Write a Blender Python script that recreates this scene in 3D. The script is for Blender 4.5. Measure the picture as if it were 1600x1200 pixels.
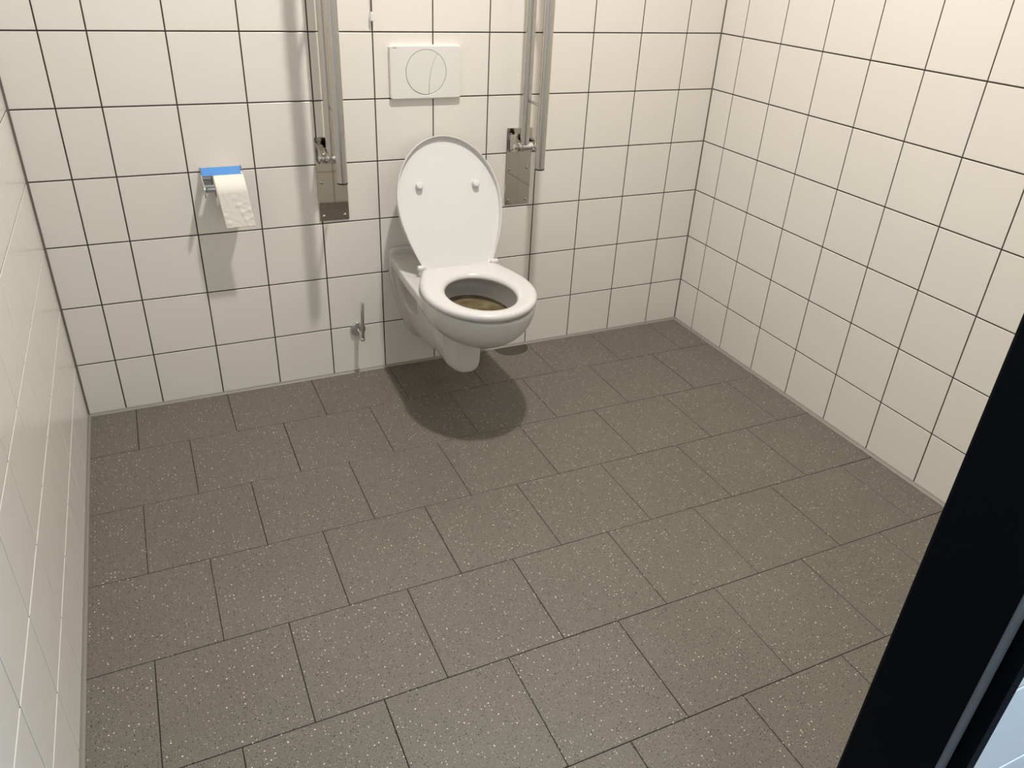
import bpy, bmesh, math, random
import numpy as np
from mathutils import Vector, Matrix
random.seed(7)
PI = math.pi
for o in list(bpy.data.objects):
    bpy.data.objects.remove(o)
COL = bpy.context.scene.collection
SC = bpy.context.scene

# ------------------------------------------------------------------ camera
cam_data = bpy.data.cameras.new('camera')
cam = bpy.data.objects.new('camera', cam_data)
COL.objects.link(cam)
SC.camera = cam
cam_data.sensor_fit = 'HORIZONTAL'
cam_data.sensor_width = 36.0
cam_data.lens = 1204.853 / 1600 * 36.0
cam_data.clip_start = 0.02
R = ((0.90790123, 0.3827753, 0.17087549),
     (-0.41663563, 0.77912177, 0.46838447),
     (0.04615319, -0.49643966, 0.86684344))          # columns: right, forward, up
right = Vector([R[i][0] for i in range(3)])
fwd = Vector([R[i][1] for i in range(3)])
up = Vector([R[i][2] for i in range(3)])
m = Matrix((right, up, -fwd)).transposed().to_4x4()
m.translation = (0.32036557, -2.57714979, 1.45560483)
cam.matrix_world = m

# ------------------------------------------------------------------ light and exposure
SC.view_settings.view_transform = 'Standard'
SC.view_settings.look = 'None'
SC.view_settings.exposure = 0.0
SC.view_settings.gamma = 1.0
SC.view_settings.use_curve_mapping = False
world = bpy.data.worlds.new('world')
SC.world = world
world.use_nodes = True
world.node_tree.nodes['Background'].inputs[0].default_value = (0.8, 0.86, 1.0, 1)
world.node_tree.nodes['Background'].inputs[1].default_value = 0.03

LAMP = (1.21, -1.00, 2.90)
HALL = (0.98, -2.72, 2.90)


def area_disk(name, loc, size, power, colour):
    d = bpy.data.lights.new(name, 'AREA')
    d.shape = 'DISK'
    d.size = size
    d.energy = power
    d.color = colour
    o = bpy.data.objects.new(name, d)
    o.location = loc
    COL.objects.link(o)
    return o


area_disk('room_downlight', (LAMP[0], LAMP[1], LAMP[2] - 0.012), 0.105, 47.0, (1.0, 0.935, 0.86))
area_disk('hallway_downlight', (HALL[0], HALL[1], HALL[2] - 0.012), 0.16, 11.0, (0.86, 0.93, 1.0))
fill = bpy.data.lights.new('hallway_blue_fill', 'AREA')  # added bluish area light, brightens the hallway wall beside the door frame
fill.shape = 'RECTANGLE'
fill.size = 0.9
fill.size_y = 1.2
fill.energy = 44.0
fill.color = (0.46, 0.68, 1.0)
fill_ob = bpy.data.objects.new('hallway_blue_fill', fill)
fill_ob.location = (2.375, -2.95, 1.45)
fill_ob.rotation_euler = (0, math.radians(90), 0)
COL.objects.link(fill_ob)

# ------------------------------------------------------------------ materials


def mat(name, col, rough=0.5, metal=0.0, spec=0.5, coat=0.0, bump=None, sss=0.0):
    mt = bpy.data.materials.new(name)
    mt.use_nodes = True
    nt = mt.node_tree
    b = nt.nodes['Principled BSDF']
    b.inputs['Base Color'].default_value = (*col, 1)
    b.inputs['Roughness'].default_value = rough
    b.inputs['Metallic'].default_value = metal
    b.inputs['Specular IOR Level'].default_value = spec
    b.inputs['Coat Weight'].default_value = coat
    b.inputs['Coat Roughness'].default_value = 0.05
    if bump:
        tc = nt.nodes.new('ShaderNodeTexCoord')
        no = nt.nodes.new('ShaderNodeTexNoise')
        no.inputs['Scale'].default_value = bump[0]
        no.inputs['Detail'].default_value = bump[3] if len(bump) > 3 else 2.0
        bp = nt.nodes.new('ShaderNodeBump')
        bp.inputs['Strength'].default_value = bump[1]
        bp.inputs['Distance'].default_value = bump[2]
        nt.links.new(tc.outputs['Object'], no.inputs['Vector'])
        nt.links.new(no.outputs['Fac'], bp.inputs['Height'])
        nt.links.new(bp.outputs['Normal'], b.inputs['Normal'])
    return mt


M = {}
M['tile'] = mat('glazed_white_tile', (0.80, 0.775, 0.72), 0.22, spec=0.5, bump=(9.0, 0.10, 0.004, 1.0))
M['tile_left'] = M['tile']
M['grout'] = mat('dark_grout', (0.054, 0.046, 0.042), 0.9, spec=0.2)
M['corner'] = mat('grey_corner_sealant', (0.13, 0.118, 0.105), 0.6)
M['silicone'] = mat('pale_floor_sealant', (0.30, 0.285, 0.25), 0.5)
M['floor_joint'] = mat('floor_joint', (0.022, 0.018, 0.014), 0.9, spec=0.2)
M['plaster'] = mat('white_plaster', (0.80, 0.79, 0.76), 0.9)
M['ceiling'] = mat('grey_ceiling_panel', (0.42, 0.41, 0.39), 0.9)
M['ceramic'] = mat('white_ceramic', (0.62, 0.615, 0.595), 0.08, spec=0.5)
M['seat'] = mat('white_plastic', (0.665, 0.665, 0.66), 0.25, spec=0.5)
M['plate'] = mat('flush_plate_plastic', (0.76, 0.765, 0.73), 0.35, spec=0.5)
M['gap'] = mat('dark_gap', (0.05, 0.047, 0.04), 0.8)
M['logo'] = mat('grey_print', (0.30, 0.30, 0.29), 0.6)
M['steel'] = mat('brushed_stainless', (0.54, 0.52, 0.485), 0.16, metal=1.0)
M['polished'] = mat('polished_stainless', (0.50, 0.475, 0.43), 0.03, metal=1.0, bump=(7.0, 0.03, 0.004, 1.0))
M['chrome'] = mat('chrome', (0.70, 0.70, 0.70), 0.05, metal=1.0)
M['black_rubber'] = mat('black_rubber', (0.012, 0.012, 0.012), 0.5)
M['blue'] = mat('blue_film', (0.11, 0.34, 0.82), 0.25)
M['paper'] = mat('toilet_paper', (0.86, 0.835, 0.765), 0.95, spec=0.1, bump=(220.0, 0.25, 0.001, 2.0))
M['card'] = mat('cardboard', (0.42, 0.34, 0.24), 0.9)
M['cord'] = mat('dark_red_cord', (0.10, 0.030, 0.026), 0.7)
M['frame'] = mat('black_steel_frame', (0.0014, 0.0030, 0.0055), 0.45, spec=0.06)
M['seal'] = mat('grey_rubber_seal', (0.13, 0.132, 0.135), 0.5)
M['floor_patch'] = mat('dark_patch', (0.050, 0.045, 0.034), 0.25, spec=0.5)  # even dark tone of the half-round floor patch
M['diffuser'] = mat('lamp_housing', (0.85, 0.85, 0.83), 0.5)


def water_material():
    mt = mat('stained_water', (0.12, 0.085, 0.035), 0.06, spec=0.6)
    nt = mt.node_tree
    b = nt.nodes['Principled BSDF']
    tc = nt.nodes.new('ShaderNodeTexCoord')
    no = nt.nodes.new('ShaderNodeTexNoise')
    no.inputs['Scale'].default_value = 14
    no.inputs['Detail'].default_value = 4
    ra = nt.nodes.new('ShaderNodeValToRGB')
    ra.color_ramp.elements[0].position = 0.35
    ra.color_ramp.elements[0].color = (0.10, 0.068, 0.022, 1)
    ra.color_ramp.elements[1].position = 0.68
    ra.color_ramp.elements[1].color = (0.27, 0.22, 0.14, 1)
    nt.links.new(tc.outputs['Object'], no.inputs['Vector'])
    nt.links.new(no.outputs['Fac'], ra.inputs['Fac'])
    nt.links.new(ra.outputs['Color'], b.inputs['Base Color'])
    return mt


M['water'] = water_material()


def floor_material():
    mt = bpy.data.materials.new('speckled_grey_tile')
    mt.use_nodes = True
    nt = mt.node_tree
    N = nt.nodes
    L = nt.links
    b = N['Principled BSDF']
    tc = N.new('ShaderNodeTexCoord')

    def noise(scale, detail=2.0, rough=0.5):
        n = N.new('ShaderNodeTexNoise')
        n.inputs['Scale'].default_value = scale
        n.inputs['Detail'].default_value = detail
        n.inputs['Roughness'].default_value = rough
        L.new(tc.outputs['Object'], n.inputs['Vector'])
        return n

    def math_(op, a, bb):
        n = N.new('ShaderNodeMath')
        n.operation = op
        for i, v in enumerate((a, bb)):
            if isinstance(v, (int, float)):
                n.inputs[i].default_value = v
            else:
                L.new(v, n.inputs[i])
        return n.outputs[0]

    def mix(f, a, bb):
        n = N.new('ShaderNodeMix')
        n.data_type = 'RGBA'
        L.new(f, n.inputs['Factor'])
        for s, v in (('A', a), ('B', bb)):
            idx = 6 if s == 'A' else 7
            if isinstance(v, tuple):
                n.inputs[idx].default_value = (*v, 1)
            else:
                L.new(v, n.inputs[idx])
        return n.outputs[2]

    # coordinates wobbled a little so that the chips are not round
    wob = noise(420.0, 1.0)
    vm = N.new('ShaderNodeVectorMath')
    vm.operation = 'MULTIPLY_ADD'
    L.new(wob.outputs['Color'], vm.inputs[0])
    vm.inputs[1].default_value = (0.0032, 0.0032, 0.0)
    L.new(tc.outputs['Object'], vm.inputs[2])

    def chips(scale, size, keep, offset):
        mp = N.new('ShaderNodeMapping')
        mp.inputs['Location'].default_value = (offset, offset * 0.7, 0)
        L.new(vm.outputs[0], mp.inputs['Vector'])
        v = N.new('ShaderNodeTexVoronoi')
        v.voronoi_dimensions = '2D'
        v.inputs['Scale'].default_value = scale
        L.new(mp.outputs[0], v.inputs['Vector'])
        sep = N.new('ShaderNodeSeparateColor')
        L.new(v.outputs['Color'], sep.inputs[0])
        # each cell: chip radius varies, most cells carry none
        rad = math_('MULTIPLY', math_('SUBTRACT', sep.outputs[0], 1.0 - keep), size / keep)
        return math_('GREATER_THAN', rad, v.outputs['Distance'])

    big = noise(2.4, 3.0)
    fine = noise(300.0, 3.0, 0.7)
    base = mix(big.outputs['Fac'], (0.140, 0.125, 0.103), (0.178, 0.162, 0.136))
    ramp = N.new('ShaderNodeValToRGB')
    ramp.color_ramp.elements[0].position = 0.3
    ramp.color_ramp.elements[0].color = (0.74, 0.74, 0.74, 1)
    ramp.color_ramp.elements[1].position = 0.7
    ramp.color_ramp.elements[1].color = (1.22, 1.22, 1.22, 1)
    L.new(fine.outputs['Fac'], ramp.inputs['Fac'])
    mul = N.new('ShaderNodeMix')
    mul.data_type = 'RGBA'
    mul.blend_type = 'MULTIPLY'
    mul.inputs['Factor'].default_value = 1.0
    L.new(base, mul.inputs[6])
    L.new(ramp.outputs['Color'], mul.inputs[7])
    c = mul.outputs[2]
    c = mix(chips(195.0, 0.25, 0.42, 3.1), c, (0.018, 0.015, 0.012))
    c = mix(chips(125.0, 0.20, 0.28, 5.7), c, (0.018, 0.015, 0.013))
    c = mix(chips(210.0, 0.21, 0.26, 1.3), c, (0.42, 0.39, 0.33))
    c = mix(chips(105.0, 0.165, 0.22, 8.9), c, (0.80, 0.76, 0.67))
    L.new(c, b.inputs['Base Color'])
    # worn, slightly dusty spots
    scuff = noise(5.0, 4.0, 0.6)
    rr = N.new('ShaderNodeMapRange')
    rr.inputs['From Min'].default_value = 0.35
    rr.inputs['From Max'].default_value = 0.7
    rr.inputs['To Min'].default_value = 0.36
    rr.inputs['To Max'].default_value = 0.52
    L.new(scuff.outputs['Fac'], rr.inputs['Value'])
    L.new(rr.outputs[0], b.inputs['Roughness'])
    b.inputs['Specular IOR Level'].default_value = 0.45
    bp = N.new('ShaderNodeBump')
    bp.inputs['Strength'].default_value = 0.35
    bp.inputs['Distance'].default_value = 0.0008
    bn = noise(230.0, 2.0)
    L.new(bn.outputs['Fac'], bp.inputs['Height'])
    L.new(bp.outputs['Normal'], b.inputs['Normal'])
    return mt


M['floor'] = floor_material()

# ------------------------------------------------------------------ helpers


def obj(name, bm, mats, parent=None, smooth=None, recalc=True):
    """link a bmesh as one mesh object; smooth = crease angle in degrees"""
    if recalc:
        bmesh.ops.recalc_face_normals(bm, faces=bm.faces)
    me = bpy.data.meshes.new(name)
    if smooth:
        for f in bm.faces:
            f.smooth = True
        lim = math.radians(smooth)
        for e in bm.edges:
            if len(e.link_faces) == 2 and e.calc_face_angle(0) > lim:
                e.smooth = False
    bm.to_mesh(me)
    bm.free()
    for k in (mats if isinstance(mats, (list, tuple)) else [mats]):
        me.materials.append(M[k])
    o = bpy.data.objects.new(name, me)
    COL.objects.link(o)
    if parent:
        o.parent = parent
    return o


def thing(name, label, cat, loc=(0, 0, 0), rotz=0, group=None):
    o = bpy.data.objects.new(name, None)
    o.empty_display_size = 0.05
    COL.objects.link(o)
    o.location = loc
    o.rotation_euler = (0, 0, rotz)
    o['label'] = label
    o['category'] = cat
    if group:
        o['group'] = group
    return o


def struct(o):
    o['kind'] = 'structure'
    return o


def add_box(bm, x0, x1, y0, y1, z0, z1, bevel=0.0, seg=2, mi=0):
    r = bmesh.ops.create_cube(bm, size=1.0)
    vs = r['verts']
    for v in vs:
        v.co = Vector((x0 + (v.co.x + .5) * (x1 - x0), y0 + (v.co.y + .5) * (y1 - y0), z0 + (v.co.z + .5) * (z1 - z0)))
    fs = {f for v in vs for f in v.link_faces}
    for f in fs:
        f.material_index = mi
    if bevel > 0:
        es = {e for v in vs for e in v.link_edges}
        bmesh.ops.bevel(bm, geom=list(es), offset=bevel, segments=seg, profile=0.5, affect='EDGES')
    return bm


def add_tube(bm, pts, r, n=20, caps=True, radii=None):
    """sweep a circle along a path of points"""
    P = [Vector(p) for p in pts]
    rings = []
    prev = None
    for i, p in enumerate(P):
        if i == 0:
            t = (P[1] - P[0])
        elif i == len(P) - 1:
            t = (P[-1] - P[-2])
        else:
            t = (P[i + 1] - P[i]).normalized() + (P[i] - P[i - 1]).normalized()
        t.normalize()
        if prev is None:
            a = Vector((1, 0, 0)) if abs(t.x) < 0.9 else Vector((0, 1, 0))
            u = t.cross(a).normalized()
        else:
            u = (prev - t * prev.dot(t)).normalized()
        prev = u
        w = t.cross(u)
        rr = radii[i] if radii else r
        rings.append([bm.verts.new(p + (u * math.cos(2 * PI * k / n) + w * math.sin(2 * PI * k / n)) * rr) for k in range(n)])
    for a, b in zip(rings[:-1], rings[1:]):
        for k in range(n):
            bm.faces.new((a[k], a[(k + 1) % n], b[(k + 1) % n], b[k]))
    if caps:
        bm.faces.new(rings[0][::-1])
        bm.faces.new(rings[-1])
    return bm


def add_rod(bm, p0, p1, r, n=20, rnd=0.0):
    """cylinder between two points with softly rounded ends"""
    p0 = Vector(p0)
    p1 = Vector(p1)
    if rnd <= 0:
        return add_tube(bm, [p0, p1], r, n)
    t = (p1 - p0).normalized()
    pts, rad = [], []
    for k in range(4):
        a = k / 3 * PI / 2
        pts.append(p0 + t * rnd * (1 - math.sin(a)) if False else p0 + t * rnd * (1 - math.cos(a)))
        rad.append(r - rnd + rnd * math.sin(a))
    for k in range(4):
        a = (3 - k) / 3 * PI / 2
        pts.append(p1 - t * rnd * (1 - math.cos(a)))
        rad.append(r - rnd + rnd * math.sin(a))
    return add_tube(bm, pts, r, n, True, rad)


def add_sphere(bm, c, r, seg=20, sc=(1, 1, 1)):
    res = bmesh.ops.create_uvsphere(bm, u_segments=seg, v_segments=seg // 2, radius=r)
    for v in res['verts']:
        v.co = Vector((v.co.x * sc[0], v.co.y * sc[1], v.co.z * sc[2])) + Vector(c)
    return bm


def add_prism(bm, poly, axis_fn, d0, d1, bevel=0.0):
    """extrude a 2D polygon; axis_fn(u, v, d) gives the 3D point"""
    a = [bm.verts.new(axis_fn(u, v, d0)) for u, v in poly]
    b = [bm.verts.new(axis_fn(u, v, d1)) for u, v in poly]
    n = len(poly)
    fs = [bm.faces.new(a), bm.faces.new(b[::-1])]
    for k in range(n):
        fs.append(bm.faces.new((a[k], b[k], b[(k + 1) % n], a[(k + 1) % n])))
    if bevel > 0:
        es = {e for f in fs for e in f.edges}
        bmesh.ops.bevel(bm, geom=list(es), offset=bevel, segments=2, profile=0.5, affect='EDGES')
    return bm


# ------------------------------------------------------------------ the room
W = 2.3932          # back wall, left corner at x = 0; tile faces of the back wall lie in y = 0
H = 2.90
YF = -2.155         # room side of the door wall
YE = -2.277         # hallway side
XJ = 1.10           # right jamb
XL = 0.07           # left jamb
ZD = 2.12           # door head


def tiled_wall(name, us, vs, place, normal, holes=(), joint=0.0038, thick=0.06, mats=('tile', 'grout')):
    """pillowed tiles standing 1.6 mm proud of a grout bed. place(u, v, d) -> point, d = distance out of the wall"""
    bm = bmesh.new()
    D = 0.0016

    def quad(pts, mi, sm=False):
        f = bm.faces.new([bm.verts.new(p) for p in pts])
        f.material_index = mi
        f.smooth = sm
        return f

    def blocked(u0, u1, v0, v1):
        cu, cv = (u0 + u1) / 2, (v0 + v1) / 2
        return any(h[0] < cu < h[1] and h[2] < cv < h[3] for h in holes)

    for u0, u1 in zip(us[:-1], us[1:]):
        for v0, v1 in zip(vs[:-1], vs[1:]):
            if blocked(u0, u1, v0, v1):
                continue
            # grout bed and back of the wall
            quad([place(u0, v0, -D), place(u1, v0, -D), place(u1, v1, -D), place(u0, v1, -D)], 1)
            quad([place(u0, v0, -thick), place(u0, v1, -thick), place(u1, v1, -thick), place(u1, v0, -thick)], 1)
            j = joint / 2
            tilt = [random.uniform(-0.0006, 0.0006) for _ in range(2)]
            cu, cv = (u0 + u1) / 2, (v0 + v1) / 2
            prof = [(0.0, -D), (0.0003, -0.0006), (0.0010, -0.00012), (0.0022, 0.0)]
            rings = []
            for ins, d in prof:
                q = j + ins
                c = [(u0 + q, v0 + q), (u1 - q, v0 + q), (u1 - q, v1 - q), (u0 + q, v1 - q)]
                rings.append([bm.verts.new(place(a, b, d + (tilt[0] * (a - cu) + tilt[1] * (b - cv)))) for a, b in c])
            for ra, rb in zip(rings[:-1], rings[1:]):
                for k in range(4):
                    f = bm.faces.new((ra[k], ra[(k + 1) % 4], rb[(k + 1) % 4], rb[k]))
                    f.smooth = False
            bm.faces.new(rings[-1])
    # rim of the wall slab
    ue, ve = (us[0], us[-1]), (vs[0], vs[-1])
    for u in ue:
        quad([place(u, ve[0], -D), place(u, ve[1], -D), place(u, ve[1], -thick), place(u, ve[0], -thick)], 1)
    for v in ve:
        quad([place(ue[0], v, -D), place(ue[1], v, -D), place(ue[1], v, -thick), place(ue[0], v, -thick)], 1)
    bm.normal_update()
    # make the visible side face outwards
    for f in bm.faces:
        c = f.calc_center_median()
    me = bpy.data.meshes.new(name)
    n = Vector(normal)
    for f in bm.faces:
        if abs(f.normal.dot(n)) > 0.3 and f.material_index == 0 and f.normal.dot(n) < 0:
            f.normal_flip()
    bm.to_mesh(me)
    bm.free()
    for k in mats:
        me.materials.append(M[k])
    o = bpy.data.objects.new(name, me)
    COL.objects.link(o)
    return struct(o)


zs = [0.0] + [0.1926 + 0.2 * k for k in range(14)] + [H]
xs = [0.0, 0.1173] + [0.2352 + 0.2 * k for k in range(11)] + [W]
ys_r = [YF] + [-(0.1267 + 0.2 * k) for k in range(11)][::-1] + [0.0]
ys_l = [YF] + [-(0.160 + 0.2 * k) for k in range(11)][::-1] + [0.0]
tiled_wall('wall_back', xs, zs, lambda u, v, d: Vector((u, -d, v)), (0, -1, 0))
tiled_wall('wall_right', ys_r, zs, lambda u, v, d: Vector((W - d, u, v)), (-1, 0, 0))
tiled_wall('wall_left', ys_l, zs, lambda u, v, d: Vector((d, u, v)), (1, 0, 0))

# door wall: tiled inside and towards the hallway, with the opening
us = sorted({0.0, XL - 0.05, XJ + 0.05, W} | {XJ + 0.05 + 0.2 * k for k in range(1, 7)})
vf = sorted({0.0, ZD + 0.05, H} | {round(0.1926 + 0.2 * k, 4) for k in range(10)} | {2.3926, 2.5926, 2.7926})
hole = [(XL - 0.05, XJ + 0.05, -1, ZD + 0.05)]
tiled_wall('wall_front', us, vf, lambda u, v, d: Vector((u, YF - 0.004 + d, v)), (0, 1, 0), hole, thick=0.045)
ve = sorted({0.0, ZD + 0.05, H} | {round(0.087 + 0.2 * k, 4) for k in range(11)} | {2.487, 2.687})
ue = sorted({-0.7, -0.5, -0.3, -0.1, XL - 0.05, XJ + 0.0475} | {XJ + 0.0475 + 0.2 * k for k in range(1, 8)})
hole2 = [(XL - 0.05, XJ + 0.0475, -1, ZD + 0.05)]
tiled_wall('wall_outside', ue, ve, lambda u, v, d: Vector((u, YE + 0.004 - d, v)), (0, -1, 0), hole2, thick=0.045)


# floor: 30 cm tiles, half bond, hair-thin joints
def tiled_floor(name, x0, x1, rows, offs, mats=('floor', 'floor_joint')):
    bm = bmesh.new()
    D = 0.0012
    ylo, yhi = rows[-1], rows[0]

    def quad(pts, mi):
        f = bm.faces.new([bm.verts.new(p) for p in pts])
        f.material_index = mi
    quad([(x0, ylo, -D), (x1, ylo, -D), (x1, yhi, -D), (x0, yhi, -D)], 1)
    quad([(x0, ylo, -0.05), (x0, yhi, -0.05), (x1, yhi, -0.05), (x1, ylo, -0.05)], 1)
    quad([(x0, ylo, -D), (x0, ylo, -0.05), (x1, ylo, -0.05), (x1, ylo, -D)], 1)
    quad([(x0, yhi, -D), (x1, yhi, -D), (x1, yhi, -0.05), (x0, yhi, -0.05)], 1)
    quad([(x0, ylo, -D), (x0, yhi, -D), (x0, yhi, -0.05), (x0, ylo, -0.05)], 1)
    quad([(x1, ylo, -D), (x1, ylo, -0.05), (x1, yhi, -0.05), (x1, yhi, -D)], 1)
    for r, (ya, yb) in enumerate(zip(rows[:-1], rows[1:])):
        cuts = [x0] + [c for c in [offs[r % 2] + 0.2996 * k for k in range(-20, 20)] if x0 + 0.02 < c < x1 - 0.02] + [x1]
        for a, b in zip(cuts[:-1], cuts[1:]):
            lift = random.uniform(-0.00012, 0.00018)
            ja = random.uniform(0.0006, 0.0013)
            jb = random.uniform(0.0006, 0.0013)
            jy = random.uniform(0.0007, 0.0012)
            tl = [random.uniform(-0.0006, 0.0006) for _ in range(2)]
            rings = []
            for ins, d in ((0, -D), (0.0002, -0.0004), (0.0009, 0.0)):
                xa, xb, y1, y0 = a + ja + ins, b - jb - ins, ya - jy - ins, yb + jy + ins
                rings.append([bm.verts.new((x, y, d + (lift + tl[0] * (x - (a + b) / 2) + tl[1] * (y - (ya + yb) / 2) if d > -D else 0)))
                              for x, y in ((xa, y0), (xb, y0), (xb, y1), (xa, y1))])
            for ra, rb in zip(rings[:-1], rings[1:]):
                for k in range(4):
                    bm.faces.new((ra[k], ra[(k + 1) % 4], rb[(k + 1) % 4], rb[k]))
            bm.faces.new(rings[-1])
    return struct(obj(name, bm, mats, recalc=False))


rows = [0.0] + [-0.2655 - 0.2995 * k for k in range(7)] + [YF - 0.05]
tiled_floor('floor', 0.0, W, rows, (0.146, 0.2965))
rows_h = [YF - 0.05 - 0.3 * k for k in range(7)]
tiled_floor('floor_outside', -0.7, W, rows_h, (0.146, 0.2965))

bm = bmesh.new()
add_box(bm, -0.06, W + 0.06, YF - 0.05, 0.06, H, H + 0.08)
struct(obj('ceiling', bm, 'ceiling'))
bm = bmesh.new()
add_box(bm, -0.76, W + 0.06, YF - 1.9, YF - 0.05, H, H + 0.08)
struct(obj('ceiling_outside', bm, 'plaster'))
for nm, (x0, x1, y0, y1) in {'wall_outside_left': (-0.76, -0.7, YF - 1.86, YE), 'wall_outside_right': (W, W + 0.06, YF - 1.86, YE),
                             'wall_outside_back': (-0.76, W + 0.06, YF - 1.92, YF - 1.85)}.items():
    bm = bmesh.new()
    add_box(bm, x0, x1, y0, y1, 0, H)
    struct(obj(nm, bm, 'plaster'))


# added window surround, unseen: goes with the fill light on the hallway wall
bm = bmesh.new()
for a, b, c, d in ((-3.46, -3.40, 0.79, 2.11), (-2.50, -2.44, 0.79, 2.11), (-3.40, -2.50, 0.79, 0.85), (-3.40, -2.50, 2.05, 2.11)):
    add_box(bm, W - 0.030, W, a, b, c, d, 0.004)
struct(obj('added_window_1', bm, 'plaster'))


# sealant beads
def bead(name, p0, p1, a, b, material):
    """concave triangular bead along an edge; a, b = the two legs"""
    bm = bmesh.new()
    p0, p1, a, b = map(Vector, (p0, p1, a, b))
    sec = [Vector((0, 0, 0)), a]
    for k in range(1, 4):
        t = k / 4
        sec.append((a * (1 - t) + b * t) * (1 - 0.22 * math.sin(PI * t)))
    sec.append(b)
    r0 = [bm.verts.new(p0 + s) for s in sec]
    r1 = [bm.verts.new(p1 + s) for s in sec]
    n = len(sec)
    for k in range(n):
        bm.faces.new((r0[k], r0[(k + 1) % n], r1[(k + 1) % n], r1[k]))
    bm.faces.new(r0)
    bm.faces.new(r1[::-1])
    return struct(obj(name, bm, material, smooth=50))


bead('baseboard_back', (0, 0, 0.0003), (W, 0, 0.0003), (0, -0.007, 0), (0, 0, 0.009), 'silicone')
bead('baseboard_right', (W, 0, 0.0003), (W, YF, 0.0003), (-0.008, 0, 0), (0, 0, 0.010), 'silicone')
bead('baseboard_left', (0, 0, 0.0003), (0, YF, 0.0003), (0.007, 0, 0), (0, 0, 0.016), 'silicone')
bead('trim_1', (0, 0, 0.005), (0, 0, H), (0.006, 0, 0), (0, -0.006, 0), 'corner')
bead('trim_2', (W, 0, 0.005), (W, 0, H), (-0.004, 0, 0), (0, -0.004, 0), 'corner')

# black steel door frame, section in plan taken round the opening
fr = bpy.data.objects.new('door_1', None)
COL.objects.link(fr)
struct(fr)
fr['label'] = 'black steel door frame at the right edge, with a grey seal strip'
fr.location = (0, 0, 0)
# plan section of the right jamb, relative to the reveal face (x outwards from the opening)
SEC = [(0.0, YF), (0.0, -2.2654), (0.0250, -2.2654), (0.0250, -2.2870), (0.0435, -2.2870), (0.0465, -2.2840),
       (0.0465, YE + 0.004), (0.0488, YE + 0.0042), (0.0488, YF - 0.0045), (0.06, YF - 0.0005), (0.06, YF + 0.004), (0.002, YF + 0.004)]
for nm, fx in (('jamb', lambda u: XJ + u), ('jamb', lambda u: XL - u)):
    bm = bmesh.new()
    add_prism(bm, SEC, lambda u, v, d, fx=fx: Vector((fx(u), v, d)), 0.0, ZD)
    obj(nm, bm, 'frame', fr)
bm = bmesh.new()
add_prism(bm, SEC, lambda u, v, d: Vector((d, v, ZD + u)), XL - 0.06, XJ + 0.06)
obj('head', bm, 'frame', fr)
# compressible seal in the rebate
for fx in (lambda u: XJ + u, lambda u: XL - u):
    bm = bmesh.new()
    sec = [(0.001, -2.2649)] + [(0.0125 - 0.0112 * math.cos(PI * k / 8), -2.2654 - 0.0045 * math.sin(PI * k / 8)) for k in range(9)] + [(0.0240, -2.2649)]
    add_prism(bm, sec, lambda u, v, d, fx=fx: Vector((fx(u), v, d)), 0.0, ZD)
    s = obj('seal', bm, 'seal', fr, smooth=40)
    s['label'] = 'grey rubber seal strip in the frame rebate'
bm = bmesh.new()
add_box(bm, XJ + 0.0225, XJ + 0.0260, -2.2860, -2.2694, 0.825, 1.02, 0.001)
s = obj('strike_plate', bm, 'steel', fr)
s['label'] = 'steel strike plate'

# ------------------------------------------------------------------ ceiling lamps (out of the frame, they light the room)
for (x, y, z), r, lab in ((LAMP, 0.06, 'round recessed ceiling downlight above the toilet'), (HALL, 0.11, 'round ceiling downlight outside the doorway')):
    t = thing('ceiling_light', lab, 'ceiling light', (x, y, z))
    bm = bmesh.new()
    n = 40
    ring = []
    for k in range(n):
        a = 2 * PI * k / n
        ring.append([bm.verts.new((rr * math.cos(a), rr * math.sin(a), zz)) for rr, zz in
                     ((r + 0.002, 0.0), (r + 0.002, -0.012), (r + 0.006, -0.015), (r + 0.022, -0.008), (r + 0.024, 0.0))])
    for k in range(n):
        for q in range(5):
            bm.faces.new((ring[k][q], ring[(k + 1) % n][q], ring[(k + 1) % n][(q + 1) % 5], ring[k][(q + 1) % 5]))
    obj('trim_ring', bm, 'diffuser', t, smooth=40)

# ------------------------------------------------------------------ toilet
TX = 1.235


def smin(a, b, k):
    h = np.clip(0.5 + 0.5 * (b - a) / k, 0, 1)
    return b * (1 - h) + a * h - k * h * (1 - h)


def smax(a, b, k):
    return -smin(-a, -b, k)


RIM = 0.4535


def rim_w(D):
    lo = 0.170 + 0.016 * np.sin(np.clip(D / 0.40, 0, 1) * PI / 2)
    hi = 0.186 * np.sqrt(np.maximum(1 - ((D - 0.40) / 0.262) ** 2, 0))
    return np.where(D < 0.40, lo, hi)


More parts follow.
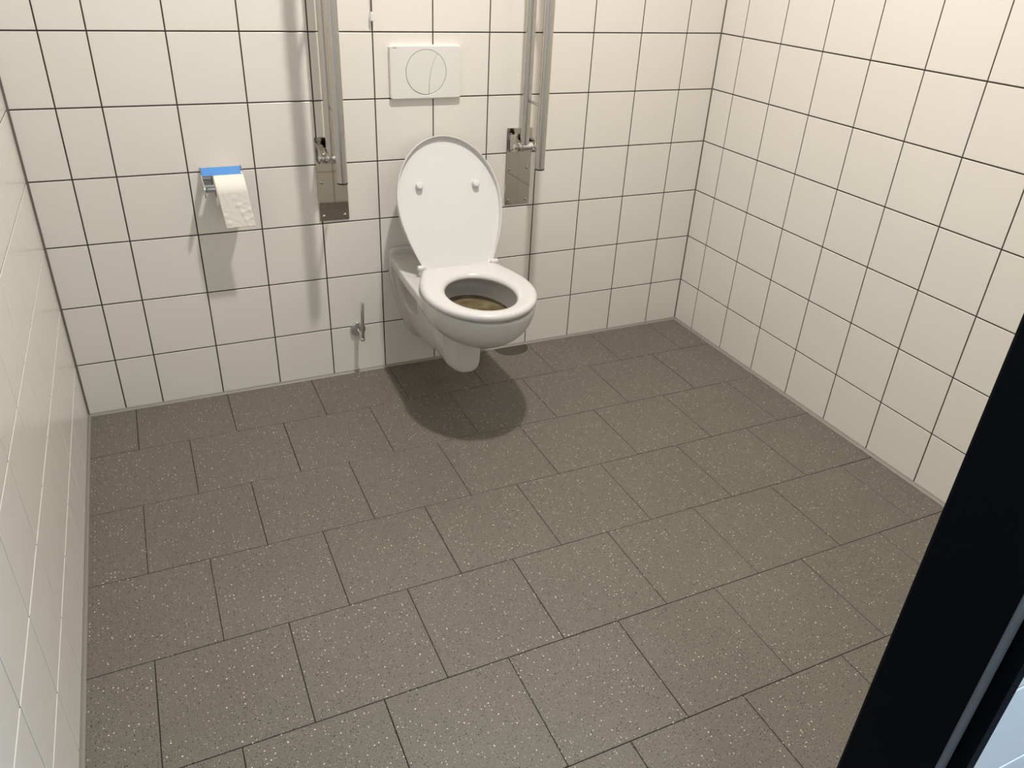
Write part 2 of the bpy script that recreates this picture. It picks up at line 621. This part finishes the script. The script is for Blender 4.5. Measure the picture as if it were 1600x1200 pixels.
def ceramic(X, D, Z):
    X = np.sqrt(X * X + 1e-6)
    # basin: deep egg, steeper under the rim
    ry = np.where(D > 0.40, 0.262, 0.25)
    u = (X / 0.186) ** 2 + ((D - 0.40) / ry) ** 2
    w = np.maximum(RIM + 0.004 - Z, 0) / 0.172
    basin = (np.sqrt(u + w ** 2.1) - 1) * 0.165
    basin = smax(basin, Z - RIM, 0.008)
    # rear deck slab
    deck = np.maximum(X - rim_w(np.clip(D, 0, 0.40)), np.maximum(D - 0.40, RIM - 0.036 - Z))
    deck = smax(deck, Z - RIM, 0.007)
    # wall flange, U shaped
    hw = 0.177 * np.clip((Z - 0.105) / 0.295, 1e-4, 1) ** 0.28
    fl = smax(X - hw, np.maximum(0.108 - Z, Z - 0.487), 0.03)
    fl = smax(fl * 0.9, D - 0.024 - 0.004 * np.clip((Z - 0.4) / 0.08, 0, 1), 0.008)
    # pedestal with the trap hump
    wp = np.interp(D, [0.0, 0.03, 0.06, 0.12, 0.20, 0.28, 0.33, 0.37], [0.162, 0.158, 0.152, 0.138, 0.112, 0.084, 0.072, 0.066])
    zb = np.interp(D, [0.0, 0.10, 0.22, 0.30, 0.40], [0.116, 0.116, 0.117, 0.120, 0.124])
    q = np.clip((Z - zb) / (0.40 - zb), 1e-4, 1)
    hp = wp * q ** np.interp(D, [0.0, 0.2, 0.3], [0.28, 0.26, 0.10])
    ped = smax(X - hp, zb - Z, 0.03)
    dfront = np.sqrt(np.maximum(D - 0.30, 0) ** 2 + X ** 2) - 0.068
    ped = smax(ped, np.where(D > 0.30, dfront, -0.05), 0.02)
    ped = np.maximum(ped, Z - 0.44)
    body = smin(basin, deck, 0.010)
    body = smin(body, ped, 0.008)
    body = smin(body, fl, 0.005)
    # hollow pocket in each flank under the deck
    pk = (np.abs((X - 0.175) / 0.125) ** 3 + np.abs((D - 0.028 - 0.055 - 0.10 * (0.40 - Z)) / (0.054 - 0.05 * (0.40 - Z))) ** 3 + np.abs((Z - 0.335) / 0.078) ** 3) ** (1 / 3) - 1
    body = smax(body, -pk * 0.045, 0.005)
    # inside: shelf pan
    u2 = (np.abs(X / 0.138) ** 2.2 + np.abs((D - 0.435) / 0.198) ** 2.2)
    w2 = np.maximum(RIM + 0.03 - Z, 0) / 0.125
    inn = ((u2 + w2 ** 5) ** (1 / 3.0) - 1) * 0.13
    body = smax(body, -inn, 0.014)
    return np.maximum(body, -D)


def surface_net(fn, lo, hi, h):
    nx, ny, nz = [int(math.ceil((b - a) / h)) + 1 for a, b in zip(lo, hi)]
    ax = [np.arange(n) * h + a for n, a in zip((nx, ny, nz), lo)]
    X, Y, Z = np.meshgrid(*ax, indexing='ij')
    F = fn(X, Y, Z)
    s = F < 0
    cnt = np.zeros((nx - 1, ny - 1, nz - 1), int)
    acc = np.zeros((nx - 1, ny - 1, nz - 1, 3))
    num = np.zeros((nx - 1, ny - 1, nz - 1))
    cs = lambda a, i, j, k: a[i:nx - 1 + i, j:ny - 1 + j, k:nz - 1 + k]
    corners = [(i, j, k) for i in (0, 1) for j in (0, 1) for k in (0, 1)]
    for c in corners:
        cnt += cs(s, *c)
    act = (cnt > 0) & (cnt < 8)
    for c in corners:
        for d in range(3):
            if c[d] == 0:
                c2 = list(c)
                c2[d] = 1
                a, b = cs(F, *c), cs(F, *c2)
                cr = (a < 0) != (b < 0)
                den = np.where(cr, a - b, 1.0)
                t = np.where(cr, a / den, 0)
                for e in range(3):
                    acc[..., e] += np.where(cr, c[e] + (t if e == d else 0), 0)
                num += cr
    idx = -np.ones(act.shape, int)
    idx[act] = np.arange(act.sum())
    ii = np.argwhere(act)
    V = (ii + acc[act] / num[act][:, None]) * h + np.array(lo)
    faces = []
    for d in range(3):
        o1, o2 = [(1, 2), (2, 0), (0, 1)][d]
        sh = [slice(None)] * 3
        a = [slice(0, n) for n in (nx, ny, nz)]
        a0 = [slice(1, n - 1) for n in (nx, ny, nz)]
        a0[d] = slice(0, (nx, ny, nz)[d] - 1)
        a1 = list(a0)
        a1[d] = slice(1, (nx, ny, nz)[d])
        A, B = s[tuple(a0)], s[tuple(a1)]
        off = np.array([1, 1, 1])
        off[d] = 0
        for flip, mask in ((False, A & ~B), (True, ~A & B)):
            p = np.argwhere(mask) + off
            e1 = np.zeros(3, int)
            e1[o1] = 1
            e2 = np.zeros(3, int)
            e2[o2] = 1
            g = lambda w: idx[w[:, 0], w[:, 1], w[:, 2]]
            qd = np.stack([g(p - e1 - e2), g(p - e2), g(p), g(p - e1)], 1)
            if flip:
                qd = qd[:, ::-1]
            faces.append(qd)
    faces = np.concatenate(faces)
    faces = faces[(faces >= 0).all(1)]
    # pull the vertices onto the surface
    for _ in range(3):
        f0 = fn(V[:, 0], V[:, 1], V[:, 2])
        g = np.stack([(fn(*(V + e * 1e-4).T) - f0) / 1e-4 for e in np.eye(3)], 1)
        g2 = (g * g).sum(1)
        step = (f0 / np.maximum(g2, 0.05))[:, None] * g
        ln = np.linalg.norm(step, axis=1)[:, None]
        V = V - step * np.minimum(1, 0.3 * h / np.maximum(ln, 1e-9))
    return V, faces


toilet = thing('toilet', 'white wall-hung toilet with its lid raised, between the two grab bars', 'toilet', (TX, 0, 0.0))
V, Fq = surface_net(ceramic, (-0.2, -0.012, 0.06), (0.2, 0.69, 0.50), 0.0045)
# a few rounds of smoothing
E2 = np.concatenate([Fq[:, [0, 1]], Fq[:, [1, 2]], Fq[:, [2, 3]], Fq[:, [3, 0]]])
for it in range(3):
    S = np.zeros_like(V)
    Cn = np.zeros(len(V))
    np.add.at(S, E2[:, 0], V[E2[:, 1]])
    np.add.at(S, E2[:, 1], V[E2[:, 0]])
    np.add.at(Cn, E2[:, 0], 1)
    np.add.at(Cn, E2[:, 1], 1)
    V = V * 0.5 + 0.5 * S / Cn[:, None]
V[:, 1] = np.maximum(V[:, 1], 0.0005)
me = bpy.data.meshes.new('bowl')
me.from_pydata([(x, -d, z) for x, d, z in V.tolist()], [], [f[::-1] for f in Fq.tolist()])
me.update()
bm = bmesh.new()
bm.from_mesh(me)
bpy.data.meshes.remove(me)
obj('bowl', bm, 'ceramic', toilet, smooth=75)

# stained water on the shelf of the pan
bm = bmesh.new()
ring = []
for k in range(64):
    a = 2 * PI * k / 64
    ca, sa = math.cos(a), math.sin(a)
    ring.append((0.124 * math.copysign(abs(ca) ** 0.93, ca), -0.435 - 0.180 * math.copysign(abs(sa) ** 0.93, sa)))
add_prism(bm, ring, lambda u, v, d: Vector((u, v, d)), 0.366, 0.3835)
s = obj('water', bm, 'water', toilet)
s['label'] = 'brown stained water in the bowl'

# seat and lid share an egg outline; s runs from the hinge to the tip
HX, HY, ZT, TH, PH, PSI = 1.2386 - TX, -0.2406, 0.488, -0.0543, 0.4509, 0.0308
LL, W0, WM, S1, SCN, HA, HB = 0.431, 0.1267, 0.1832, 0.2086, 0.2308, 0.1115, 0.1455


def egg(s, ins=0.0):
    if s < S1:
        return W0 + (WM - W0) * math.sin(max(s, 0) / S1 * PI / 2) - ins + 0.3 * min(s, 0)
    return (WM - ins) * math.sqrt(max(1 - ((s - S1) / (LL - ins - S1)) ** 2, 0))


def egg_outline(n=60, s0=0.0, ins=0.0, r=0.012):
    """closed outline, (lateral, s), corners at the hinge end rounded"""
    left = []
    for k in range(n + 1):
        t = k / n
        s = s0 + (LL - ins - s0) * (1 - (1 - t) ** 1.9)
        left.append((egg(s, ins), s))
    pts = [(-w, s) for w, s in left] + [(w, s) for w, s in left[::-1][1:]]
    out = []
    for w, s in pts:
        if s - s0 < r:
            k = r - (s - s0)
            cut = r - math.sqrt(max(r * r - k * k, 0))
            w = math.copysign(abs(w) - cut, w)
        out.append((w, s))
    return out


ax = Vector((math.cos(TH), math.sin(TH), 0))
fw = Vector((math.sin(TH), -math.cos(TH), 0))
OH = Vector((HX, HY, ZT))


def seat_pt(u, s, z):
    return OH + ax * u + fw * s + Vector((0, 0, z))


up_l = Vector((0, 0, 1)) * math.cos(PH) - fw * math.sin(PH)          # along the raised lid
out_l = fw * math.cos(PH) + Vector((0, 0, 1)) * math.sin(PH)         # out of its inner face


def lid_pt(u, s, d):
    a = ax * math.cos(PSI) + up_l * math.sin(PSI)
    b = up_l * math.cos(PSI) - ax * math.sin(PSI)
    return OH + a * (u + 0.0014) + b * s + out_l * d


# seat ring
out = egg_outline(60, 0.0)
poly = [Vector((u, s)) for u, s in out]
NA = 120


def cast(a):
    """outline point of the seat in direction a from the centre of the hole"""
    d = Vector((math.cos(a), math.sin(a)))
    c = Vector((0, SCN))
    best = None
    for p, q in zip(poly, poly[1:] + poly[:1]):
        e = q - p
        den = d.x * e.y - d.y * e.x
        if abs(den) < 1e-12:
            continue
        w = p - c
        t = (w.x * e.y - w.y * e.x) / den
        k = (w.x * d.y - w.y * d.x) / den
        if t > 0 and -1e-6 <= k <= 1 + 1e-6:
            best = t if best is None else min(best, t)
    return c + d * best


bm = bmesh.new()
cols = []
# make sure that the two rear corners get their own rays
angs = [2 * PI * k / NA for k in range(NA)]
for k in range(NA):
    a = angs[k]
    o2 = cast(a)
    d = (o2 - Vector((0, SCN))).normalized()
    den = math.sqrt((d.x / HA) ** 2 + (d.y / HB) ** 2)
    i2 = Vector((0, SCN)) + d / den
    L = (o2 - i2).length
    prof = [(0.004, -0.023, 0), (0.0, -0.018, 0), (0.0, -0.010, 0), (0.003, -0.0045, 0), (0.010, -0.0008, 0), (0.022, 0.0, 0),
            (0.024, -0.0008, 1), (0.012, -0.0035, 1), (0.004, -0.009, 1), (0.0, -0.016, 1), (0.001, -0.022, 1), (0.005, -0.024, 1)]
    col = []
    for off, z, side in prof:
        off = min(off, L * 0.45)
        p = (o2 - d * off) if side == 0 else (i2 + d * off)
        col.append(bm.verts.new(seat_pt(p.x, p.y, z)))
    cols.append(col)
for k in range(NA):
    a, b = cols[k], cols[(k + 1) % NA]
    n = len(a)
    for j in range(n):
        bm.faces.new((a[j], a[(j + 1) % n], b[(j + 1) % n], b[j]))
obj('seat', bm, 'seat', toilet, smooth=60)

# lid: shallow dish, its inner face towards the room
out = egg_outline(60, -0.009)
layers = [(0.060, -0.0105), (0.030, -0.0098), (0.012, -0.0080), (0.003, -0.004), (0.0, 0.002), (0.0, 0.0168), (0.0010, 0.0185), (0.0032, 0.0185), (0.0042, 0.0168), (0.0052, 0.0015), (0.010, 0.0), (0.03, 0.0), (0.06, 0.0)]
bm = bmesh.new()
rings = []
for ins, d in layers:
    pts = egg_outline(60, -0.009 + ins * 0.25, ins)
    # the rim runs out towards the hinge
    rings.append([bm.verts.new(lid_pt(u, s, min(d, 0.0022 + 0.0163 * min(1.0, max(0.0, s - 0.012) / 0.10)) if d > 0 else d)) for u, s in pts])
n = len(out)
for a, b in zip(rings[:-1], rings[1:]):
    for k in range(n):
        bm.faces.new((a[k], a[(k + 1) % n], b[(k + 1) % n], b[k]))
bm.faces.new(rings[0])
bm.faces.new(rings[-1][::-1])
lid = obj('lid', bm, 'seat', toilet, smooth=40)
# two little buffers inside the lid
for u, s in ((-0.0975, 0.272), (0.1015, 0.2625)):
    bm = bmesh.new()
    c = lid_pt(u, s, 0)
    add_rod(bm, c - out_l * 0.002, c + out_l * 0.021, 0.0118, 22, 0.004)
    obj('buffer', bm, 'seat', lid, smooth=50)
# hinges
for u in (-0.131, 0.131):
    bm = bmesh.new()
    c = OH + ax * u + Vector((0, 0, -0.002))
    add_rod(bm, c - ax * 0.014, c + ax * 0.014, 0.0095, 24, 0.004)
    add_rod(bm, c - ax * 0.0 + Vector((0, 0, -0.026)), c + Vector((0, 0, -0.004)), 0.010, 20)
    obj('hinge', bm, 'seat', toilet, smooth=50)

# ------------------------------------------------------------------ flush plate
PX, PZ = 1.2065, 1.0735
flush = thing('flush_plate', 'white flush plate with a round split button on the wall above the toilet', 'flush plate', (PX, 0, PZ))
HWD, HHT = 0.1225, 0.0825


def disc_rim(r, n=72):
    return [(r * math.cos(2 * PI * k / n), r * math.sin(2 * PI * k / n)) for k in range(n)]


# plate body with a round opening
bm = bmesh.new()
RB = 0.0700
NB = 96
cols = []
for k in range(NB):
    a = 2 * PI * (k + 0.5) / NB
    ca, sa = math.cos(a), math.sin(a)
    t = min(HWD / max(abs(ca), 1e-9), HHT / max(abs(sa), 1e-9))
    ox, oz = t * ca, t * sa

    def shrink(d):
        return (math.copysign(min(abs(ox), HWD - d), ox), math.copysign(min(abs(oz), HHT - d), oz))
    col = []
    for (px, pz), y in (((ox, oz), -0.0002), ((ox, oz), -0.0105), (shrink(0.0012), -0.0138), (shrink(0.004), -0.015),
                        ((RB * 1.012 * ca, RB * 1.012 * sa), -0.015), ((RB * ca, RB * sa), -0.0142), ((RB * ca, RB * sa), -0.006)):
        col.append(bm.verts.new((px, y, pz)))
    cols.append(col)
for k in range(NB):
    a, b = cols[k], cols[(k + 1) % NB]
    for j in range(6):
        bm.faces.new((a[j], a[j + 1], b[j + 1], b[j]))
bm.faces.new([c[0] for c in cols])
obj('faceplate', bm, 'plate', flush, smooth=16)
bm = bmesh.new()
add_prism(bm, disc_rim(RB * 0.999), lambda u, v, d: Vector((u, d, v)), -0.0015, -0.0065)
obj('button_gap', bm, 'gap', flush)


# two halves parted by an arc
def arc_pt(t):
    """parting line from bottom to upper right, t in 0..1"""
    p0, p1, p2 = Vector((0.010, -0.0690)), Vector((0.0075, 0.012)), Vector((0.0395, 0.0560))
    return p0 * (1 - t) ** 2 + p1 * 2 * t * (1 - t) + p2 * t * t


RI = RB - 0.0016
arc = [arc_pt(k / 16) for k in range(17)]


def halves(side):
    a0 = math.atan2(arc[0].y, arc[0].x)
    a1 = math.atan2(arc[-1].y, arc[-1].x)
    pts = []
    g = 0.0006
    if side > 0:       # small right-hand key: arc up, then the rim back down clockwise
        pts = [p + Vector((g, 0)) for p in arc]
        for k in range(1, 24):
            a = a1 + (a0 - a1) * k / 24
            pts.append(Vector((RI * math.cos(a), RI * math.sin(a))))
    else:
        pts = [p - Vector((g, 0)) for p in arc]
        for k in range(1, 48):
            a = a1 + (a0 + 2 * PI - a1) * k / 48
            pts.append(Vector((RI * math.cos(a), RI * math.sin(a))))
    return [(p.x if p.length < RI else p.x * RI / p.length, p.y if p.length < RI else p.y * RI / p.length) for p in pts]


for side, lab in ((-1, 'large full-flush half of the round button'), (1, 'narrow half-flush part of the round button')):
    bm = bmesh.new()
    add_prism(bm, halves(side), lambda u, v, d: Vector((u, d - v * 0.016 + 0.0004, v + 0.0007)), -0.006, -0.0150)
    b = obj('button', bm, 'plate', flush)
    b['label'] = lab
cu = bpy.data.curves.new('maker_mark', 'FONT')
cu.body = 'GEBERIT'
cu.size = 0.0042
cu.extrude = 0.0002
tmp = bpy.data.objects.new('maker_mark_curve', cu)
COL.objects.link(tmp)
bpy.context.view_layer.update()
dg = bpy.context.evaluated_depsgraph_get()
me = bpy.data.meshes.new_from_object(tmp.evaluated_get(dg))
bpy.data.objects.remove(tmp)
me.materials.clear()
me.materials.append(M['logo'])
mk = bpy.data.objects.new('maker_mark', me)
COL.objects.link(mk)
mk.parent = flush
mk.location = (-0.1125, -0.0152, 0.0735)
mk.rotation_euler = (PI / 2, 0, 0)

# ------------------------------------------------------------------ fold-up grab bars
YA, YB = -0.066, -0.194
RT = 0.0164
ZTOP = 1.62
bar = thing('grab_bar', 'folded-up stainless grab bar on the right of the toilet, nearer the room corner', 'grab bar', (1.553, 0, 0), 0, 'fold-up grab bars beside the toilet')
bm = bmesh.new()
add_box(bm, -0.041, 0.060, -0.005, -0.0002, 0.603, 0.881, 0.0018, 2)
wp_ = obj('wall_plate', bm, 'polished', bar)
for u, z in ((-0.026, 0.858), (0.045, 0.858), (-0.026, 0.735), (0.045, 0.738), (-0.026, 0.620), (0.045, 0.620)):
    bm = bmesh.new()
    c = Vector((u, -0.0048, z))
    add_tube(bm, [c + Vector((0, 0.001, 0)), c, c + Vector((0, -0.002, 0)), c + Vector((0, -0.0033, 0))], 0.006, 16, True, [0.0062, 0.0062, 0.0052, 0.0025])
    obj('screw', bm, 'polished', wp_, smooth=50)
# hinge: two lugs on the plate, a barrel across them
for nm, (u0, u1) in (('hinge_lug', (-0.034, -0.018)), ('hinge_lug', (0.030, 0.040))):
    bm = bmesh.new()
    prof = [(-0.004, 0.800), (-0.004, 0.862), (-0.020, 0.862)] + [(YA + 0.0 - 0.017 * math.sin(a), 0.829 + 0.017 * math.cos(a)) for a in [PI * k / 10 for k in range(11)]] + [(-0.020, 0.800)]
    add_prism(bm, prof, lambda u, v, d: Vector((d, u, v)), u0, u1, 0.0012)
    obj(nm, bm, 'polished', bar, smooth=40)
bm = bmesh.new()
add_rod(bm, (-0.018, YA, 0.829), (0.030, YA, 0.829), 0.0165, 28, 0.003)
obj('hinge_barrel', bm, 'chrome', bar, smooth=45)
bm = bmesh.new()
add_rod(bm, (-0.042, YA, 0.829), (-0.030, YA, 0.829), 0.010, 20, 0.003)
obj('pivot_cap', bm, 'chrome', bar, smooth=45)
# the rail itself: up from the hinge, round the top, down again in front
pts = [(0, YA, 0.838), (0, YA, 1.0), (0, YA, 1.2), (0, YA, 1.4), (0, YA, ZTOP - 0.058)]
rc = (YA - YB) / 2
for k in range(1, 12):
    a = PI * k / 12
    pts.append((0, (YA + YB) / 2 + rc * math.cos(a), ZTOP - 0.058 + rc * math.sin(a)))
pts += [(0, YB, ZTOP - 0.058), (0, YB, 1.4), (0, YB, 1.2), (0, YB, 1.0), (0, YB, 0.784)]
bm = bmesh.new()
add_tube(bm, pts, RT, 32)
obj('rail', bm, 'steel', bar, smooth=40)
bm = bmesh.new()
add_rod(bm, (0, YB, 0.779), (0, YB, 0.7845), RT + 0.0003, 32, 0.0015)
c = obj('end_cap', bm, 'black_rubber', bar, smooth=40)
c['label'] = 'black end cap'
for z in (0.985, 1.40):
    bm = bmesh.new()
    add_rod(bm, (0.004, YA - RT + 0.004, z), (0.004, YB + RT - 0.004, z), 0.0048, 14)
    obj('rung', bm, 'steel', bar, smooth=40)
bm = bmesh.new()
add_rod(bm, (0.024, YA - 0.006, 0.829), (0.006, YB + RT - 0.003, 0.826), 0.0040, 14)
obj('stop_pin', bm, 'chrome', bar, smooth=40)


def dup(root, loc, label):
    r = root.copy()
    COL.objects.link(r)
    r.location = loc
    r['label'] = label
    for ch in list(root.children):
        c = ch.copy()
        COL.objects.link(c)
        c.parent = r
        for g in list(ch.children):
            d = g.copy()
            COL.objects.link(d)
            d.parent = c
    return r


bpy.context.view_layer.update()
dup(bar, (0.867, 0, 0), 'folded-up stainless grab bar on the left of the toilet, nearer the paper holder')

# ------------------------------------------------------------------ toilet paper holder and roll
tp = thing('toilet_paper_holder', 'chrome toilet paper holder with a blue strip along its top, on the back wall', 'toilet paper holder', (0.531, 0, 0.76))
X0, X1 = -0.061, 0.061
bm = bmesh.new()
add_box(bm, X0, X1, -0.003, -0.0003, -0.030, 0.0440, 0.0008, 1)
obj('back_plate', bm, 'chrome', tp, smooth=40)
bm = bmesh.new()
prof = [(-0.003, 0.0455), (-0.0045, 0.0450), (-0.0150, 0.0230), (-0.0135, 0.0225), (-0.003, 0.039)]
add_prism(bm, prof, lambda u, v, d: Vector((d, u, v)), X0 + 0.0022, X1 - 0.0022)
s = obj('top_strip', bm, 'blue', tp)
s['label'] = 'bright blue top strip'
arm = [(-0.0005, 0.0475), (-0.006, 0.0475), (-0.020, 0.028), (-0.060, 0.012), (-0.080, 0.004), (-0.088, -0.006), (-0.088, -0.018), (-0.081, -0.028), (-0.066, -0.031), (-0.030, -0.026), (-0.0005, -0.026)]
for d0, d1 in ((X0 - 0.0008, X0 + 0.0022), (X1 - 0.0022, X1 + 0.0008)):
    bm = bmesh.new()
    add_prism(bm, arm, lambda u, v, d: Vector((d, u, v)), d0, d1, 0.0006)
    obj('side_arm', bm, 'chrome', tp, smooth=40)
bm = bmesh.new()
add_rod(bm, (X0 + 0.002, -0.058, -0.006), (X1 - 0.002, -0.058, -0.006), 0.0120, 28, 0.002)
obj('roller', bm, 'chrome', tp, smooth=40)

RR, RC, RX0, RX1 = 0.0465, 0.0195, -0.029, 0.058
roll = thing('toilet_roll', 'white toilet roll with a loose sheet hanging down, on the chrome holder', 'toilet roll', (0.531, -0.058, 0.7465))
# the roll hangs on the roller: its core rests on top of the bar
bm = bmesh.new()
n = 56
prof = [(RC + 0.0008, RX0 + 0.001), (RR - 0.003, RX0), (RR - 0.001, RX0 + 0.001), (RR, RX0 + 0.003), (RR, RX1 - 0.003), (RR - 0.001, RX1 - 0.001), (RR - 0.003, RX1), (RC + 0.0008, RX1 - 0.001)]
cols = []
for k in range(n):
    a = 2 * PI * k / n
    cols.append([bm.verts.new((x, r * math.cos(a), r * math.sin(a))) for r, x in prof])
for k in range(n):
    a, b = cols[k], cols[(k + 1) % n]
    for j in range(len(prof)):
        bm.faces.new((a[j], a[(j + 1) % len(prof)], b[(j + 1) % len(prof)], b[j]))
obj('paper_roll', bm, 'paper', roll, smooth=50)
bm = bmesh.new()
cols = []
prof = [(RC, RX0), (RC + 0.0012, RX0), (RC + 0.0012, RX1), (RC, RX1)]
for k in range(n):
    a = 2 * PI * k / n
    cols.append([bm.verts.new((x, r * math.cos(a), r * math.sin(a))) for r, x in prof])
for k in range(n):
    a, b = cols[k], cols[(k + 1) % n]
    for j in range(4):
        bm.faces.new((a[j], a[(j + 1) % 4], b[(j + 1) % 4], b[j]))
obj('cardboard_core', bm, 'card', roll, smooth=50)
# loose sheet: over the top of the roll and down in front, embossed and a little crumpled
bm = bmesh.new()
NU, NV = 34, 70
ARC0, LH = math.radians(75), 0.105
sheet = []
larc = ARC0 * RR
for j in range(NV + 1):
    t = j / NV * (larc + LH)
    row = []
    for i in range(NU + 1):
        f = i / NU
        x = RX0 - 0.0005 + f * (RX1 - RX0 + 0.001)
        if t < larc:
            a = math.radians(88) - (math.radians(88)) * min(1, t / larc)
            y, z = -(RR + 0.0006) * math.cos(a), (RR + 0.0006) * math.sin(a)
            y0, z0, k = y, z, 0.0
        else:
            dlt = t - larc
            k = min(1, dlt / 0.03)
            y, z = -(RR + 0.0006) - 0.02 * dlt, -dlt
        # slant and crumple grow towards the free end
        g = max(0.0, t - larc * 0.5) / LH
        x2 = x + 0.011 * g
        wv = 0.0007 * math.sin(f * 9 + t * 90) * math.sin(t * 130 + f * 2.2) + 0.0005 * math.sin(f * 21 - t * 60 + 1.3) + 0.0003 * math.sin(t * 260 + f * 4)
        y2 = y - 0.0005 - (abs(wv) + wv * 0.5) * min(1, g * 1.3)
        z2 = z - 0.004 * f * 0 + 0.0
        row.append(bm.verts.new((x2, y2, z2)))
    sheet.append(row)
for j in range(NV):
    for i in range(NU):
        bm.faces.new((sheet[j][i], sheet[j][i + 1], sheet[j + 1][i + 1], sheet[j + 1][i]))
o = obj('hanging_sheet', bm, 'paper', roll, smooth=80)
sm = o.modifiers.new('thickness', 'SOLIDIFY')
sm.thickness = 0.0004
sm.offset = 0

# ------------------------------------------------------------------ spare roll holder low on the wall
sp = thing('spare_roll_holder', 'empty chrome spare roll holder with upright rod, low on wall beside the toilet', 'spare roll holder', (0.934, 0, 0.181))
bm = bmesh.new()
add_tube(bm, [(0, -0.0003, 0), (0, -0.006, 0), (0, -0.009, 0), (0, -0.0105, 0)], 0.028, 36, True, [0.0285, 0.0285, 0.0270, 0.0225])
obj('rosette', bm, 'chrome', sp, smooth=40)
bm = bmesh.new()
add_rod(bm, (0, -0.010, 0), (0.003, -0.056, -0.012), 0.0058, 18)
obj('arm', bm, 'chrome', sp, smooth=40)
bm = bmesh.new()
add_rod(bm, (0.003, -0.056, -0.024), (0.008, -0.056, 0.127), 0.0066, 20, 0.002)
add_sphere(bm, (0.003, -0.056, -0.0185), 0.0092, 18)
obj('rod', bm, 'chrome', sp, smooth=40)

# ------------------------------------------------------------------ emergency pull cord
pc = thing('pull_cord', 'thin dark red pull cord with white cone grip, left of the flush plate', 'pull cord', (1.0328, -0.0095, 0))
bm = bmesh.new()
add_tube(bm, [(0, 0, 1.2475), (0, 0, 1.6), (0, 0, 2.2), (0, 0, H - 0.001)], 0.0015, 10)
c = obj('cord', bm, 'cord', pc, smooth=40)
c['label'] = 'dark red cord'
bm = bmesh.new()
add_tube(bm, [(0, 0, 1.2505), (0, 0, 1.249), (0, 0, 1.242), (0, 0, 1.2260), (0, 0, 1.2245)], 0.004, 18, True, [0.0024, 0.0042, 0.0055, 0.0078, 0.0068])
obj('grip', bm, 'seat', pc, smooth=40)

# ------------------------------------------------------------------ dark half-round patch on the floor by the wall
bm = bmesh.new()
edge = []
for k in range(41):
    a = PI * k / 40
    rr = 1 + 0.03 * math.sin(3 * a + 0.5)
    edge.append((1.563 + 0.072 * math.cos(a) * rr, -0.0075 - 0.074 * math.sin(a) ** 0.9 * rr if 0 < k < 40 else -0.0075))
add_prism(bm, edge, lambda u, v, d: Vector((u, v, d)), 0.0002, 0.0008)
o = obj('dark_patch', bm, 'floor_patch')
o['label'] = 'small dark half-round patch on the floor against the wall, right of the toilet'
o['category'] = 'damp patch'
